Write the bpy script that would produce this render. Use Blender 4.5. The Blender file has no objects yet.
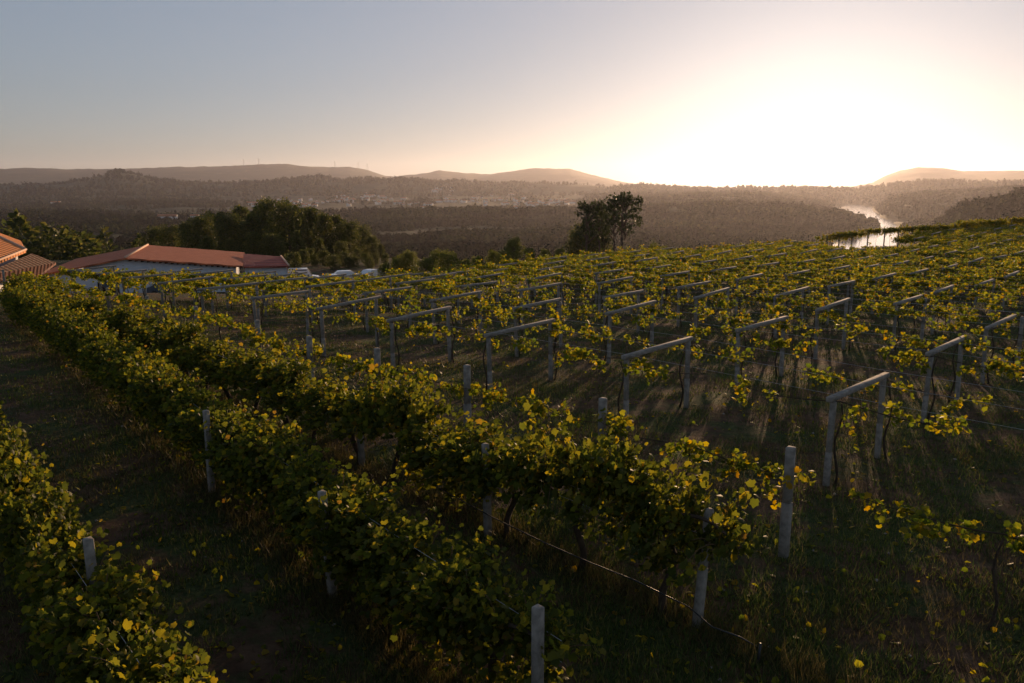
import bpy, math, random
import numpy as np
random.seed(7); rng = np.random.default_rng(7)
D2R = math.radians
SC = bpy.context.scene
COL = SC.collection

# ------------------------------------------------------------------ camera
F = 796.0; CX = 512.0; CY = 341.5; PITCH = math.atan(154.5 / F); H = 6.2
cam_d = bpy.data.cameras.new('camera'); cam = bpy.data.objects.new('camera', cam_d); COL.objects.link(cam)
cam_d.sensor_width = 36.0; cam_d.lens = F / 1024 * 36.0
cam_d.clip_start = 0.1; cam_d.clip_end = 60000
cam.location = (0, 0, H); cam.rotation_euler = (math.pi / 2 - PITCH, 0, 0)
SC.camera = cam
# ------------------------------------------------------------------ sky, sun, exposure
SUN_EL = D2R(4.6); SUN_AZ = D2R(20.7)
w = bpy.data.worlds.new('World'); SC.world = w; w.use_nodes = True
nt = w.node_tree; bg = nt.nodes['Background']
sky = nt.nodes.new('ShaderNodeTexSky'); sky.sky_type = 'NISHITA'; sky.sun_disc = False
sky.sun_elevation = SUN_EL; sky.sun_rotation = SUN_AZ
sky.altitude = 100; sky.air_density = 1.0; sky.dust_density = 0.7; sky.ozone_density = 3.0
hs_ = nt.nodes.new('ShaderNodeHueSaturation'); hs_.inputs['Saturation'].default_value = .66
gm_ = nt.nodes.new('ShaderNodeGamma'); gm_.inputs[1].default_value = .59; tn_ = nt.nodes.new('ShaderNodeMixRGB'); tn_.blend_type = 'MULTIPLY'; tn_.inputs[0].default_value = 1; tn_.inputs[2].default_value = (.95, .965, 1.07, 1)
nt.links.new(sky.outputs[0], gm_.inputs[0]); nt.links.new(gm_.outputs[0], hs_.inputs['Color']); nt.links.new(hs_.outputs[0], tn_.inputs[1]); nt.links.new(tn_.outputs[0], bg.inputs[0]); bg.inputs[1].default_value = 0.15
sd = bpy.data.lights.new('sun', 'SUN'); so = bpy.data.objects.new('sun', sd); COL.objects.link(so)
sd.energy = 4.0; sd.angle = D2R(0.6); sd.color = (1.0, 0.64, 0.36)
from mathutils import Vector, Matrix
sdir = Vector((math.sin(SUN_AZ) * math.cos(SUN_EL), math.cos(SUN_AZ) * math.cos(SUN_EL), math.sin(SUN_EL)))
so.rotation_euler = sdir.to_track_quat('Z', 'Y').to_euler()
SC.view_settings.view_transform = 'Standard'; SC.view_settings.look = 'None'
SC.view_settings.exposure = 0.52; SC.view_settings.gamma = 1.0
SC.view_settings.use_curve_mapping = False
SC.render.engine = 'CYCLES'
cy = SC.cycles
cy.use_denoising = True; cy.max_bounces = 6; cy.diffuse_bounces = 3; cy.glossy_bounces = 2
cy.transmission_bounces = 4; cy.volume_bounces = 1; cy.transparent_max_bounces = 6
cy.use_adaptive_sampling = True; cy.adaptive_threshold = 0.02
HAZE_DENSITY = 3.4e-5

# ------------------------------------------------------------------ geometry helpers
def ray(x, y):
    u = (x - CX) / F; v = -(y - CY) / F
    c, s = math.cos(PITCH), math.sin(PITCH)
    return np.array([u, c + v * s, -s + v * c])

def az_slope(x, y):
    d = ray(x, y); h = math.hypot(d[0], d[1])
    return math.atan2(d[0], d[1]), d[2] / h

def sstep(a, b, t):
    t = np.clip((t - a) / (b - a), 0, 1); return t * t * (3 - 2 * t)

_ng = rng.random((64, 64, 4))
def vnoise(x, y, k=0):
    x = np.asarray(x, float); y = np.asarray(y, float)
    xi = np.floor(x).astype(int); yi = np.floor(y).astype(int)
    fx = x - xi; fy = y - yi; fx = fx * fx * (3 - 2 * fx); fy = fy * fy * (3 - 2 * fy)
    g = _ng[:, :, k % 4]
    a = g[xi % 64, yi % 64]; b = g[(xi + 1) % 64, yi % 64]; c = g[xi % 64, (yi + 1) % 64]; d = g[(xi + 1) % 64, (yi + 1) % 64]
    return (a * (1 - fx) + b * fx) * (1 - fy) + (c * (1 - fx) + d * fx) * fy
def fbm(x, y, k=0):
    return vnoise(x, y, k) * .5 + vnoise(x * 2.1 + 7, y * 2.1 + 3, k + 1) * .3 + vnoise(x * 4.3 + 1, y * 4.3 + 9, k + 2) * .2

def edgeY(X):
    return 73 + .6 * np.clip(X, -60, 75)
def z_near(X, Y):
    s = np.maximum(0, Y - np.interp(X, [-30, 0], [30, 14])); m = np.interp(X, [-30, -18, 0, 9, 43, 55, 64], [.30, .20, .045, .0387, .024, .012, .004])
    z = -m * s * s / (s + np.interp(X, [-30, 0], [120, 15]))
    z = np.where(z < -5.4, -5.4 - (1 - np.exp(np.minimum(0, z + 5.4) / 3)) * 1.2, z)
    R = np.hypot(X, Y); z = z - .55 * np.exp(-((np.arctan2(X, Y) - .435) / .055) ** 2) * sstep(45, 78, R) * (1 - sstep(94, 107, R))
    return z + .05 * (vnoise(X * .5, Y * .5) - .5)
SECT = []
def sec(R, prof, z=False):
    az = []; zz = []
    for x, v in prof:
        a, sl = az_slope(x, 190 if z else v)
        az.append(a); zz.append(v if z else H + R * sl)
    SECT.append((R, np.array(az), np.array(zz)))
sec(60, [(0, -8), (1024, -8)], True)
sec(200, [(0, -12), (300, -13), (420, -18), (620, -20), (1024, -20)], True)
sec(400, [(0, -38), (400, -40), (1024, -46)], True)
sec(700, [(0, -54), (600, -58), (1024, -64)], True)
sec(1000, [(0, -62), (600, -66), (780, -72), (834, -77), (840, -84), (897, -84), (905, -77), (960, -60), (1024, -45)], True)
sec(1400, [(0, -62), (500, -66), (780, -70), (834, -74), (841, -84), (897, -84), (905, -76), (935, -60), (965, -22), (1024, -8)], True)
sec(1600, [(0, -62), (500, -64), (780, -66), (858, -70), (876, -84), (894, -84), (903, -77), (935, -66), (960, -35), (1024, -14)], True)
sec(1950, [(0, 216), (250, 216), (360, 214), (450, 211), (560, 211), (640, 211), (700, 206), (780, 208), (835, 212), (868, 220), (879, 223.5)], False)
SECT[-1] = (1950, np.append(SECT[-1][1], [az_slope(v, 190)[0] for v in (887, 894, 902, 935, 970, 1024)]),
            np.append(SECT[-1][2], [-84, -84, -77, -75, -50, -30]))
sec(2200, [(0, -64), (300, -66), (500, -64), (640, -60), (700, -50), (780, -56), (830, -64), (858, -74), (872, -84), (888, -84), (900, -77), (1024, -66)], True)
sec(2700, [(0, -70), (250, -68), (560, -66), (640, -58), (700, -44), (780, -52), (822, -70), (834, -84), (879, -84), (887, -75), (905, -50), (960, -38), (1024, -30)], True)
sec(3600, [(0, -62), (250, -56), (560, -54), (640, -40), (700, -26), (760, -34), (814, -56), (830, -74), (837, -84), (871, -84), (879, -74), (890, -38), (930, -20), (1024, -6)], True)
sec(4300, [(0, -44), (60, -36), (240, -46), (560, -46), (620, -36), (700, -30), (836, -52), (848, -84), (860, -84), (872, -60), (900, -30), (1024, -10)], True)
sec(5400, [(0, 186), (60, 184), (85, 180), (103, 174.5), (120, 171.5), (140, 175), (160, 181), (190, 184), (260, 183), (295, 179), (318, 177.5), (345, 181), (400, 180), (450, 182), (510, 184.5), (550, 183.5), (610, 186.5), (645, 186), (690, 189), (760, 189), (850, 190), (880, 188), (905, 184), (940, 182), (975, 184), (1024, 183)])
sec(7200, [(0, 189), (600, 191), (850, 191), (885, 186), (930, 181), (960, 182), (1024, 180)])
sec(11000, [(-40, 170), (0, 169), (50, 169), (80, 170), (110, 169), (150, 168), (180, 167), (215, 167.5), (250, 166), (285, 164), (305, 166), (330, 168), (350, 167.5), (365, 170), (385, 176), (395, 177), (420, 174), (440, 171), (460, 173), (490, 175), (510, 172), (530, 169.5), (548, 168.5), (570, 170), (590, 175), (620, 181), (650, 186), (700, 188), (850, 188), (872, 184), (885, 177), (900, 171), (917, 168), (945, 169), (965, 172), (985, 172), (1010, 171), (1060, 172)])
sec(13800, [(0, 189), (1024, 190)])
SR = np.log([s[0] for s in SECT])
def z_far(az, R):
    Z = np.stack([np.interp(az, s[1], s[2]) for s in SECT])
    lr = np.log(np.clip(R, 60.1, 13799)); i = np.clip(np.searchsorted(SR, lr) - 1, 0, len(SR) - 2)
    t = (lr - SR[i]) / (SR[i + 1] - SR[i]); t = t * t * (3 - 2 * t)
    j = np.arange(len(R))
    return Z[i, j] * (1 - t) + Z[i + 1, j] * t
def terrain(X, Y):
    X = np.atleast_1d(np.asarray(X, float)); Y = np.atleast_1d(np.asarray(Y, float))
    R = np.hypot(X, Y); az = np.arctan2(X, Y)
    zn = z_near(X, Y); zf = z_far(az, R)
    amp = np.interp(R, [150, 500, 1400, 3000, 5000, 11000], [0, 4, 12, 22, 18, 30])
    wet = sstep(-83, -74, zf)
    zf = zf + (fbm(X / 260, Y / 260) - .5) * amp * 1.2 * wet + (fbm(X / 900, Y / 900, 1) - .5) * amp * wet
    extra = np.interp(X, [-20, 15], [75, 0])
    wt = np.maximum(sstep(0, 1, (Y - edgeY(X) - extra) / np.interp(X, [-20, 15], [120, 46])), sstep(190, 420, R))
    return zn * (1 - wt) + zf * wt
def tz(x, y): return float(terrain(x, y)[0])
def hit(x, y, h=0.0, tmax=9000):
    """where the sight line of an image point meets the ground raised by h"""
    d = ray(x, y); t = 3.0
    while t < tmax:
        p = d * t
        if H + p[2] <= tz(p[0], p[1]) + h:
            lo, hi = t / 1.02 - .1, t
            for _ in range(24):
                m = (lo + hi) / 2; p = d * m
                if H + p[2] <= tz(p[0], p[1]) + h: hi = m
                else: lo = m
            p = d * hi; return float(p[0]), float(p[1])
        t = t * 1.01 + .05
    return None

class MB:
    def __init__(s): s.v = []; s.n = 0; s.f = []
    def add(s, V, Fc, m=0):
        V = np.asarray(V, float).reshape(-1, 3); Fc = np.asarray(Fc, int)
        s.v.append(V); s.f.append((Fc + s.n, m)); s.n += len(V); return s
    def box(s, x0, x1, y0, y1, z0, z1, m=0, M=None):
        V = np.array([[a, b, c] for c in (z0, z1) for b in (y0, y1) for a in (x0, x1)], float)
        if M is not None: V = V @ np.array(M.to_3x3()).T + np.array(M.translation)
        return s.add(V, [[0, 2, 3, 1], [4, 5, 7, 6], [0, 1, 5, 4], [2, 6, 7, 3], [0, 4, 6, 2], [1, 3, 7, 5]], m)
    def tube(s, P, rad, n=6, m=0):
        P = np.asarray(P, float); rad = np.broadcast_to(rad, len(P)); V = []
        for i in range(len(P)):
            t = P[min(i + 1, len(P) - 1)] - P[max(i - 1, 0)]; t = t / (np.linalg.norm(t) + 1e-9)
            a = np.cross(t, [0, 0, 1.0] if abs(t[2]) < .9 else [1.0, 0, 0]); a /= np.linalg.norm(a); b = np.cross(t, a)
            for k in range(n):
                an = 2 * math.pi * k / n; V.append(P[i] + rad[i] * (a * math.cos(an) + b * math.sin(an)))
        Q = [[i * n + k, i * n + (k + 1) % n, (i + 1) * n + (k + 1) % n, (i + 1) * n + k] for i in range(len(P) - 1) for k in range(n)]
        s.add(V, Q, m)
        c0 = s.n; L = len(P) - 1
        s.add([P[0], P[-1]], np.zeros((0, 3), int), m)
        T = [[c0, c0 - n * (L + 1) + (k + 1) % n, c0 - n * (L + 1) + k] for k in range(n)] + [[c0 + 1, c0 - n + k, c0 - n + (k + 1) % n] for k in range(n)]
        s.f.append((np.array(T), m)); return s
    def build(s, name, mats, parent=None, smooth=False):
        me = bpy.data.meshes.new(name); V = np.concatenate(s.v) if s.v else np.zeros((0, 3))
        fs = [(f, m) for f, m in s.f if len(f)]
        loops = np.concatenate([f.ravel() for f, m in fs]); tot = np.concatenate([np.full(len(f), f.shape[1]) for f, m in fs])
        mi = np.concatenate([np.full(len(f), m) for f, m in fs])
        me.vertices.add(len(V)); me.vertices.foreach_set('co', V.astype(np.float32).ravel())
        me.loops.add(len(loops)); me.loops.foreach_set('vertex_index', loops.astype(np.int32))
        me.polygons.add(len(tot)); me.polygons.foreach_set('loop_start', np.concatenate([[0], np.cumsum(tot)[:-1]]).astype(np.int32))
        try: me.polygons.foreach_set('loop_total', tot.astype(np.int32))
        except Exception: pass
        me.polygons.foreach_set('material_index', mi.astype(np.int32))
        if smooth: me.polygons.foreach_set('use_smooth', np.ones(len(tot), bool))
        me.update(calc_edges=True)
        for m in (mats if isinstance(mats, (list, tuple)) else [mats]): me.materials.append(m)
        o = bpy.data.objects.new(name, me); COL.objects.link(o)
        if parent is not None: o.parent = parent
        return o

def tag(o, label=None, cat=None, group=None, kind=None):
    if label: o['label'] = label
    if cat: o['category'] = cat
    if group: o['group'] = group
    if kind: o['kind'] = kind
    return o
def empty(name, loc=(0, 0, 0), rz=0.0):
    o = bpy.data.objects.new(name, None); COL.objects.link(o); o.location = loc; o.rotation_euler = (0, 0, rz); o.empty_display_size = .2
    return o
KIDS = {}
def kids(o): return KIDS.get(o.name, [])
def own(root, *parts): KIDS[root.name] = list(parts)
USED = set()
def place(proto, loc, rz=0.0, scale=(1, 1, 1), label=None, cat=None, group=None, tilt=(0, 0)):
    if proto.name in USED:
        r = proto.copy(); COL.objects.link(r); ks = []
        for ch in kids(proto):
            c = ch.copy(); COL.objects.link(c); c.parent = r; ks.append(c)
            if ch.name.startswith('post'): c.rotation_euler = (random.gauss(0, .018), random.gauss(0, .018), random.gauss(0, .06))
        KIDS[r.name] = ks
    else:
        r = proto; USED.add(proto.name)
    r.location = loc; r.rotation_euler = (tilt[0], tilt[1], rz); r.scale = scale
    return tag(r, label, cat, group)

# ------------------------------------------------------------------ materials
def mat(name, build):
    m = bpy.data.materials.new(name); m.use_nodes = True; nt = m.node_tree; nt.nodes.clear()
    out = nt.nodes.new('ShaderNodeOutputMaterial'); N = lambda t: nt.nodes.new('ShaderNode' + t); L = nt.links.new
    sh = build(N, L); L(sh.outputs[0], out.inputs[0]); return m
def ramp(N, L, src, stops):
    r = N('ValToRGB'); e = r.color_ramp.elements
    e[0].position, e[0].color = stops[0][0], (*stops[0][1], 1); e[1].position, e[1].color = stops[-1][0], (*stops[-1][1], 1)
    for p, c in stops[1:-1]: q = e.new(p); q.color = (*c, 1)
    L(src, r.inputs[0]); return r.outputs[0]
def noise(N, L, scale, detail=4, coord='Object', rough=.6):
    tc = N('TexCoord'); n = N('TexNoise'); n.inputs['Scale'].default_value = scale; n.inputs['Detail'].default_value = detail
    n.inputs['Roughness'].default_value = rough; L(tc.outputs[coord], n.inputs['Vector']); return n.outputs['Fac']
def leaf_mat(name, stops, trans=.55, spec=.14):
    def b(N, L):
        g = N('NewGeometry'); c = ramp(N, L, g.outputs['Random Per Island'], stops)
        d = N('BsdfPrincipled'); d.inputs['Roughness'].default_value = .5; d.inputs['Specular IOR Level'].default_value = spec; L(c, d.inputs['Base Color'])
        t = N('BsdfTranslucent'); h = N('HueSaturation'); h.inputs['Value'].default_value = 1.5; h.inputs['Saturation'].default_value = 1.1; L(c, h.inputs['Color']); L(h.outputs[0], t.inputs[0])
        m = N('MixShader'); m.inputs[0].default_value = trans; L(d.outputs[0], m.inputs[1]); L(t.outputs[0], m.inputs[2]); return m
    return mat(name, b)
def plain(name, stops, scale=6, rough=.85, bump=.0, bscale=40, spec=.3):
    def b(N, L):
        d = N('BsdfPrincipled'); d.inputs['Roughness'].default_value = rough; d.inputs['Specular IOR Level'].default_value = spec
        L(ramp(N, L, noise(N, L, scale), stops), d.inputs['Base Color'])
        if bump:
            bp = N('Bump'); bp.inputs['Strength'].default_value = bump; L(noise(N, L, bscale), bp.inputs['Height']); L(bp.outputs[0], d.inputs['Normal'])
        return d
    return mat(name, b)
M_VINE = leaf_mat('vine leaves', [(0, (.045, .058, .012)), (.45, (.09, .105, .018)), (.8, (.16, .155, .024)), (.95, (.28, .22, .03)), (1, (.2, .12, .03))], trans=.62)
M_VINEY = leaf_mat('pergola vine leaves', [(0, (.07, .10, .015)), (.4, (.14, .16, .022)), (.75, (.26, .23, .03)), (.95, (.36, .25, .03)), (1, (.3, .17, .03))], trans=.68)
M_TREE = leaf_mat('tree leaves', [(0, (.035, .048, .014)), (.6, (.075, .088, .024)), (1, (.15, .135, .035))], trans=.45, spec=.15)
M_PINE = leaf_mat('pine needles', [(0, (.02, .032, .010)), (1, (.055, .065, .02))], trans=.25, spec=.15)
M_BUSH = leaf_mat('bush leaves', [(0, (.07, .09, .02)), (1, (.17, .17, .04))], trans=.5, spec=.15)
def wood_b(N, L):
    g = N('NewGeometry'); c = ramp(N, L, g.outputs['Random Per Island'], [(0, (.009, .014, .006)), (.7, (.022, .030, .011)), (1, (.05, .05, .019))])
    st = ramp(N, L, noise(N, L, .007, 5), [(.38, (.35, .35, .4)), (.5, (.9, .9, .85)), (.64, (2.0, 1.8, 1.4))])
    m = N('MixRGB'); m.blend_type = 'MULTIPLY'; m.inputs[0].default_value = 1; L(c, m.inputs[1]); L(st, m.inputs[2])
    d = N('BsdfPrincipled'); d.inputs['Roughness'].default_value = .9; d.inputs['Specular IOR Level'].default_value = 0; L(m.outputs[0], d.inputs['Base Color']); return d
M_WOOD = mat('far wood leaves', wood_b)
M_BARK = plain('vine bark', [(.3, (.035, .022, .014)), (.7, (.08, .055, .035))], 14, .95, .6, 60)
M_CANE = plain('vine cane', [(.3, (.09, .05, .02)), (.7, (.14, .09, .04))], 14, .8)
M_TBARK = plain('tree bark', [(.3, (.05, .035, .025)), (.7, (.12, .09, .065))], 4, .95, .5, 20)
M_CONC = plain('weathered concrete', [(.25, (.13, .112, .092)), (.5, (.27, .238, .20)), (.8, (.40, .355, .30))], 7, .9, .35, 45)
M_WIRE = plain('galvanised wire', [(.3, (.3, .3, .3)), (.7, (.45, .44, .42))], 5, .45, 0, 1, .8)
M_HOSE = plain('drip hose', [(.3, (.02, .02, .02)), (.7, (.04, .04, .04))], 5, .45)
M_GRASS = leaf_mat('grass blades', [(0, (.035, .065, .014)), (.6, (.07, .10, .024)), (.9, (.13, .13, .04)), (1, (.2, .16, .07))], trans=.35, spec=.2)
M_DRY = leaf_mat('dry grass', [(0, (.05, .045, .018)), (.6, (.09, .075, .03)), (1, (.16, .13, .055))], trans=.35, spec=.15)
M_STUCCO = plain('pale rendered wall', [(.3, (.60, .62, .66)), (.7, (.70, .72, .75))], 1.5, .9)
M_HOUSE = plain('house wall', [(.3, (.62, .58, .52)), (.7, (.8, .77, .72))], .01, .9)
M_GLASSD = plain('dark window', [(.3, (.02, .022, .025)), (.7, (.03, .033, .036))], 2, .15, 0, 1, .6)
M_TYRE = plain('tyre rubber', [(.3, (.02, .02, .02)), (.7, (.03, .03, .03))], 5, .9)
def tiles(name, col, col2):
    def b(N, L):
        tc = N('TexCoord'); w_ = N('TexWave'); w_.wave_type = 'BANDS'; w_.bands_direction = 'Y'; w_.inputs['Scale'].default_value = .26; w_.inputs['Distortion'].default_value = .3
        L(tc.outputs['Object'], w_.inputs['Vector'])
        w2 = N('TexWave'); w2.wave_type = 'BANDS'; w2.bands_direction = 'X'; w2.inputs['Scale'].default_value = .9; L(tc.outputs['Object'], w2.inputs['Vector'])
        c = ramp(N, L, noise(N, L, 1.2), [(.3, col), (.7, col2)])
        rc = ramp(N, L, w_.outputs['Fac'], [(.0, (.55, .55, .55)), (.5, (1.0, 1.0, 1.0)), (1, (1.25, 1.25, 1.2))]); mm = N('MixRGB'); mm.blend_type = 'MULTIPLY'; mm.inputs[0].default_value = 1; L(c, mm.inputs[1]); L(rc, mm.inputs[2])
        d = N('BsdfPrincipled'); d.inputs['Roughness'].default_value = .8; d.inputs['Specular IOR Level'].default_value = .25; L(mm.outputs[0], d.inputs['Base Color'])
        ad = N('Math'); ad.operation = 'MULTIPLY_ADD'; ad.inputs[1].default_value = .25; L(w2.outputs['Fac'], ad.inputs[0]); L(w_.outputs['Fac'], ad.inputs[2])
        bp = N('Bump'); bp.inputs['Strength'].default_value = 1; bp.inputs['Distance'].default_value = .12; L(ad.outputs[0], bp.inputs['Height']); L(bp.outputs[0], d.inputs['Normal'])
        return d
    return mat(name, b)
M_TILE = tiles('clay roof tiles', (.40, .12, .055), (.52, .17, .08))
M_TILE2 = tiles('redder clay tiles', (.36, .085, .055), (.44, .11, .07))
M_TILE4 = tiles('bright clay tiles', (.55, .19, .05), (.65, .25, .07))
M_TILE3 = tiles('shade-darkened roof tiles', (.11, .04, .028), (.15, .055, .035))  # shade on the outbuilding roof is painted into this darker tile colour
M_RIDGE = plain('mortared ridge tiles', [(.3, (.55, .36, .24)), (.7, (.66, .46, .33))], 3, .9)
M_HROOF = plain('far house roof', [(.3, (.36, .14, .07)), (.7, (.45, .2, .1))], .01, .9)
def ground_b(N, L):
    geo = N('NewGeometry'); ln = N('VectorMath'); ln.operation = 'LENGTH'; L(geo.outputs['Position'], ln.inputs[0])
    soil = ramp(N, L, noise(N, L, 2.5, 8), [(.3, (.05, .028, .016)), (.55, (.11, .065, .038)), (.8, (.19, .12, .07))])
    gr = ramp(N, L, noise(N, L, 9, 8), [(.3, (.025, .038, .012)), (.7, (.08, .095, .03))])
    fac = ramp(N, L, noise(N, L, .55, 7, rough=.7), [(.46, (0, 0, 0)), (.56, (1, 1, 1))])
    mx = N('MixRGB'); L(fac, mx.inputs[0]); L(soil, mx.inputs[1]); L(gr, mx.inputs[2])
    far = ramp(N, L, noise(N, L, .006, 8, rough=.7), [(.35, (.018, .026, .009)), (.58, (.038, .045, .016)), (.66, (.11, .095, .045)), (.72, (.05, .055, .02))])
    mr = N('MapRange'); mr.inputs['From Min'].default_value = 130; mr.inputs['From Max'].default_value = 220; L(ln.outputs['Value'], mr.inputs['Value'])
    m2 = N('MixRGB'); L(mr.outputs[0], m2.inputs[0]); L(mx.outputs[0], m2.inputs[1]); L(far, m2.inputs[2])
    d = N('BsdfPrincipled'); d.inputs['Roughness'].default_value = .95; d.inputs['Specular IOR Level'].default_value = .1; L(m2.outputs[0], d.inputs['Base Color'])
    bp = N('Bump'); bp.inputs['Strength'].default_value = .9; bp.inputs['Distance'].default_value = .12; L(noise(N, L, 5, 9, rough=.7), bp.inputs['Height']); L(bp.outputs[0], d.inputs['Normal'])
    return d
M_GROUND = mat('vineyard soil and far land', ground_b)
def water_b(N, L):
    d = N('BsdfPrincipled'); d.inputs['Base Color'].default_value = (.03, .04, .045, 1); d.inputs['Roughness'].default_value = .11; d.inputs['IOR'].default_value = 1.33
    bp = N('Bump'); bp.inputs['Strength'].default_value = .1; bp.inputs['Distance'].default_value = .3; L(noise(N, L, .12, 5), bp.inputs['Height']); L(bp.outputs[0], d.inputs['Normal'])
    return d
M_WATER = mat('river water', water_b)
def paint(name, c):
    def b(N, L):
        d = N('BsdfPrincipled'); d.inputs['Base Color'].default_value = (*c, 1); d.inputs['Roughness'].default_value = .25; d.inputs['Coat Weight'].default_value = .5
        return d
    return mat(name, b)

# ------------------------------------------------------------------ ground sheet and river
az = np.unique(np.concatenate([np.linspace(-.72, .72, 760), np.linspace(-math.pi, -.72, 50), np.linspace(.72, math.pi, 50)]))
rr = np.concatenate([np.linspace(1, 60, 90), np.geomspace(60, 14000, 330)[1:]])
A, R_ = np.meshgrid(az, rr); X = R_ * np.sin(A); Y = R_ * np.cos(A)
Z = terrain(X.ravel(), Y.ravel()); V = np.stack([X.ravel(), Y.ravel(), Z], 1)
na, nr = len(az), len(rr); i = np.arange(nr - 1)[:, None] * na + np.arange(na - 1)[None]; i = i.ravel()
mb = MB(); mb.add(V, np.stack([i, i + 1, i + na + 1, i + na], 1))
mb.add([[0, 0, float(Z[:na].mean())]], np.zeros((0, 3), int)); k = np.arange(na - 1); mb.f.append((np.stack([np.full(na - 1, mb.n - 1), k + 1, k], 1), 0))
g = mb.build('ground', M_GROUND, smooth=True); tag(g, 'dark soil and grass falling away to wooded valley and hills', kind='structure')
P = [(790, 980), (800, 4600), (930, 4600), (925, 980)]
V = []
for x, r in P: a = az_slope(x, 190)[0]; V.append([r * math.sin(a), r * math.cos(a), -80])
wv = MB().add(V, [[0, 3, 2, 1]]).build('river', M_WATER); tag(wv, 'river shining under the low sun as it winds through the valley', kind='structure')

# ------------------------------------------------------------------ leaves
LOBED = np.array([[.04, 0, 0], [-.12, .26, -.08], [.12, .50, -.16], [.32, .43, -.05], [.58, .50, -.16], [.72, .28, -.05], [1, 0, -.16], [.72, -.28, -.05], [.58, -.50, -.16], [.32, -.43, -.05], [.12, -.50, -.16], [-.12, -.26, -.08], [.35, 0, .04]])
LOBED_F = np.array([[12, k, (k + 1) % 12] for k in range(12)])
SIMPLE = np.array([[0, 0, 0], [.15, .48, -.1], [.65, .42, -.12], [1, 0, -.08], [.65, -.42, -.12], [.15, -.48, -.1]])
SIMPLE_F = np.array([[0, 1, 2], [0, 2, 3], [0, 3, 4], [0, 4, 5]])[:, ::-1]
CLUMP = np.array([[0, 0, 0], [.5, .35, .12], [1, 0, 0], [.5, -.35, .12]]); CLUMP_F = np.array([[0, 1, 2, 3]])
def leaves(mb, P, size, down=.5, shape=(LOBED, LOBED_F), m=0, out=None, flat=0.0):
    P = np.asarray(P, float); n = len(P); S, Fc = shape
    t = rng.normal(size=(n, 3)); t[:, 2] -= down * 1.5
    if out is not None: t += out
    t /= np.linalg.norm(t, axis=1)[:, None]
    nn = rng.normal(size=(n, 3)); nn[:, 2] += .5 + flat; nn -= (nn * t).sum(1)[:, None] * t; nn /= np.linalg.norm(nn, axis=1)[:, None]
    b = np.cross(nn, t); s = size * rng.uniform(.5, 1.35, n)
    V = P[:, None, :] + s[:, None, None] * (S[None, :, 0, None] * t[:, None] + S[None, :, 1, None] * b[:, None] + S[None, :, 2, None] * nn[:, None])
    Q = (np.arange(n) * len(S))[:, None, None] + Fc[None]
    mb.add(V.reshape(-1, 3), Q.reshape(-1, Fc.shape[1]), m)
def shoot(p, d, L, droop, step=.07):
    p = np.array(p, float); d = np.array(d, float); d /= np.linalg.norm(d); P = [p.copy()]
    for _ in range(int(L / step)):
        d = d + np.array([0, 0, -droop * step]) + rng.normal(size=3) * .09; d /= np.linalg.norm(d); p = p + d * step; P.append(p.copy())
    return np.array(P)

# ---- hedgerow vines (x = along the row)
def hedge_proto(nsh, low, half=.95, leafn=2):
    root = empty('hedgerow_vine')
    tr = MB(); x = 0.0; pts = []
    for k in range(9):
        z = k / 8 * 1.25; pts.append([.06 * math.sin(k * 1.1 + nsh), .05 * math.cos(k * .9 + nsh), z - .05])
    tr.tube(pts, np.linspace(.055, .032, 9), 7)
    for s in (-1, 1):
        tr.tube([[pts[-1][0] + s * half * t, .04 * math.sin(t * 5), 1.2 + .14 * math.sin(t * 3)] for t in np.linspace(0, 1, 6)], np.linspace(.03, .015, 6), 6)
    fo = MB(); ca = MB(); LP = []
    for k in range(nsh):
        x = rng.uniform(-half, half); side = rng.choice([-1, 1])
        kind = rng.random()
        if kind < .6: d = [rng.normal() * .4, side * rng.uniform(.05, .45), 1]; L = rng.uniform(.45, .85); dr = 1.8
        elif kind < .88: d = [rng.normal() * .4, side * .8, rng.uniform(.4, .9)]; L = rng.uniform(.4, .8); dr = 3.0
        else: d = [rng.normal() * .5, side * .5, .4]; L = rng.uniform(.6, 1.2); dr = 4.0 + low
        P = shoot([x, side * .05, rng.uniform(1.05, 1.3)], d, L, dr)
        P[:, 2] = np.maximum(P[:, 2], .3 if low > 1 else .95)
        if k % 2 == 0: ca.tube(P[::2], .006, 4)
        for _ in range(leafn + 2): LP.append(P + rng.normal(size=P.shape) * .075)
    if low > 1:
        n = 800; P = np.stack([rng.uniform(-half, half, n), rng.normal(0, .2, n), rng.uniform(.35, 1.3, n)], 1); LP.append(P)
    LP = np.concatenate(LP); keep = fbm(LP[:, 0] * 3 + nsh, LP[:, 2] * 3 + LP[:, 1]) > .30
    leaves(fo, LP[keep], .084, .6)
    own(root, tr.build('trunk', M_BARK, root, True), ca.build('cane', M_CANE, root), fo.build('foliage', M_VINE, root))
    return root
HP = [hedge_proto(62, 0), hedge_proto(70, 0), hedge_proto(56, 0), hedge_proto(66, 2), hedge_proto(58, 2), hedge_proto(74, 2)]

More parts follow.
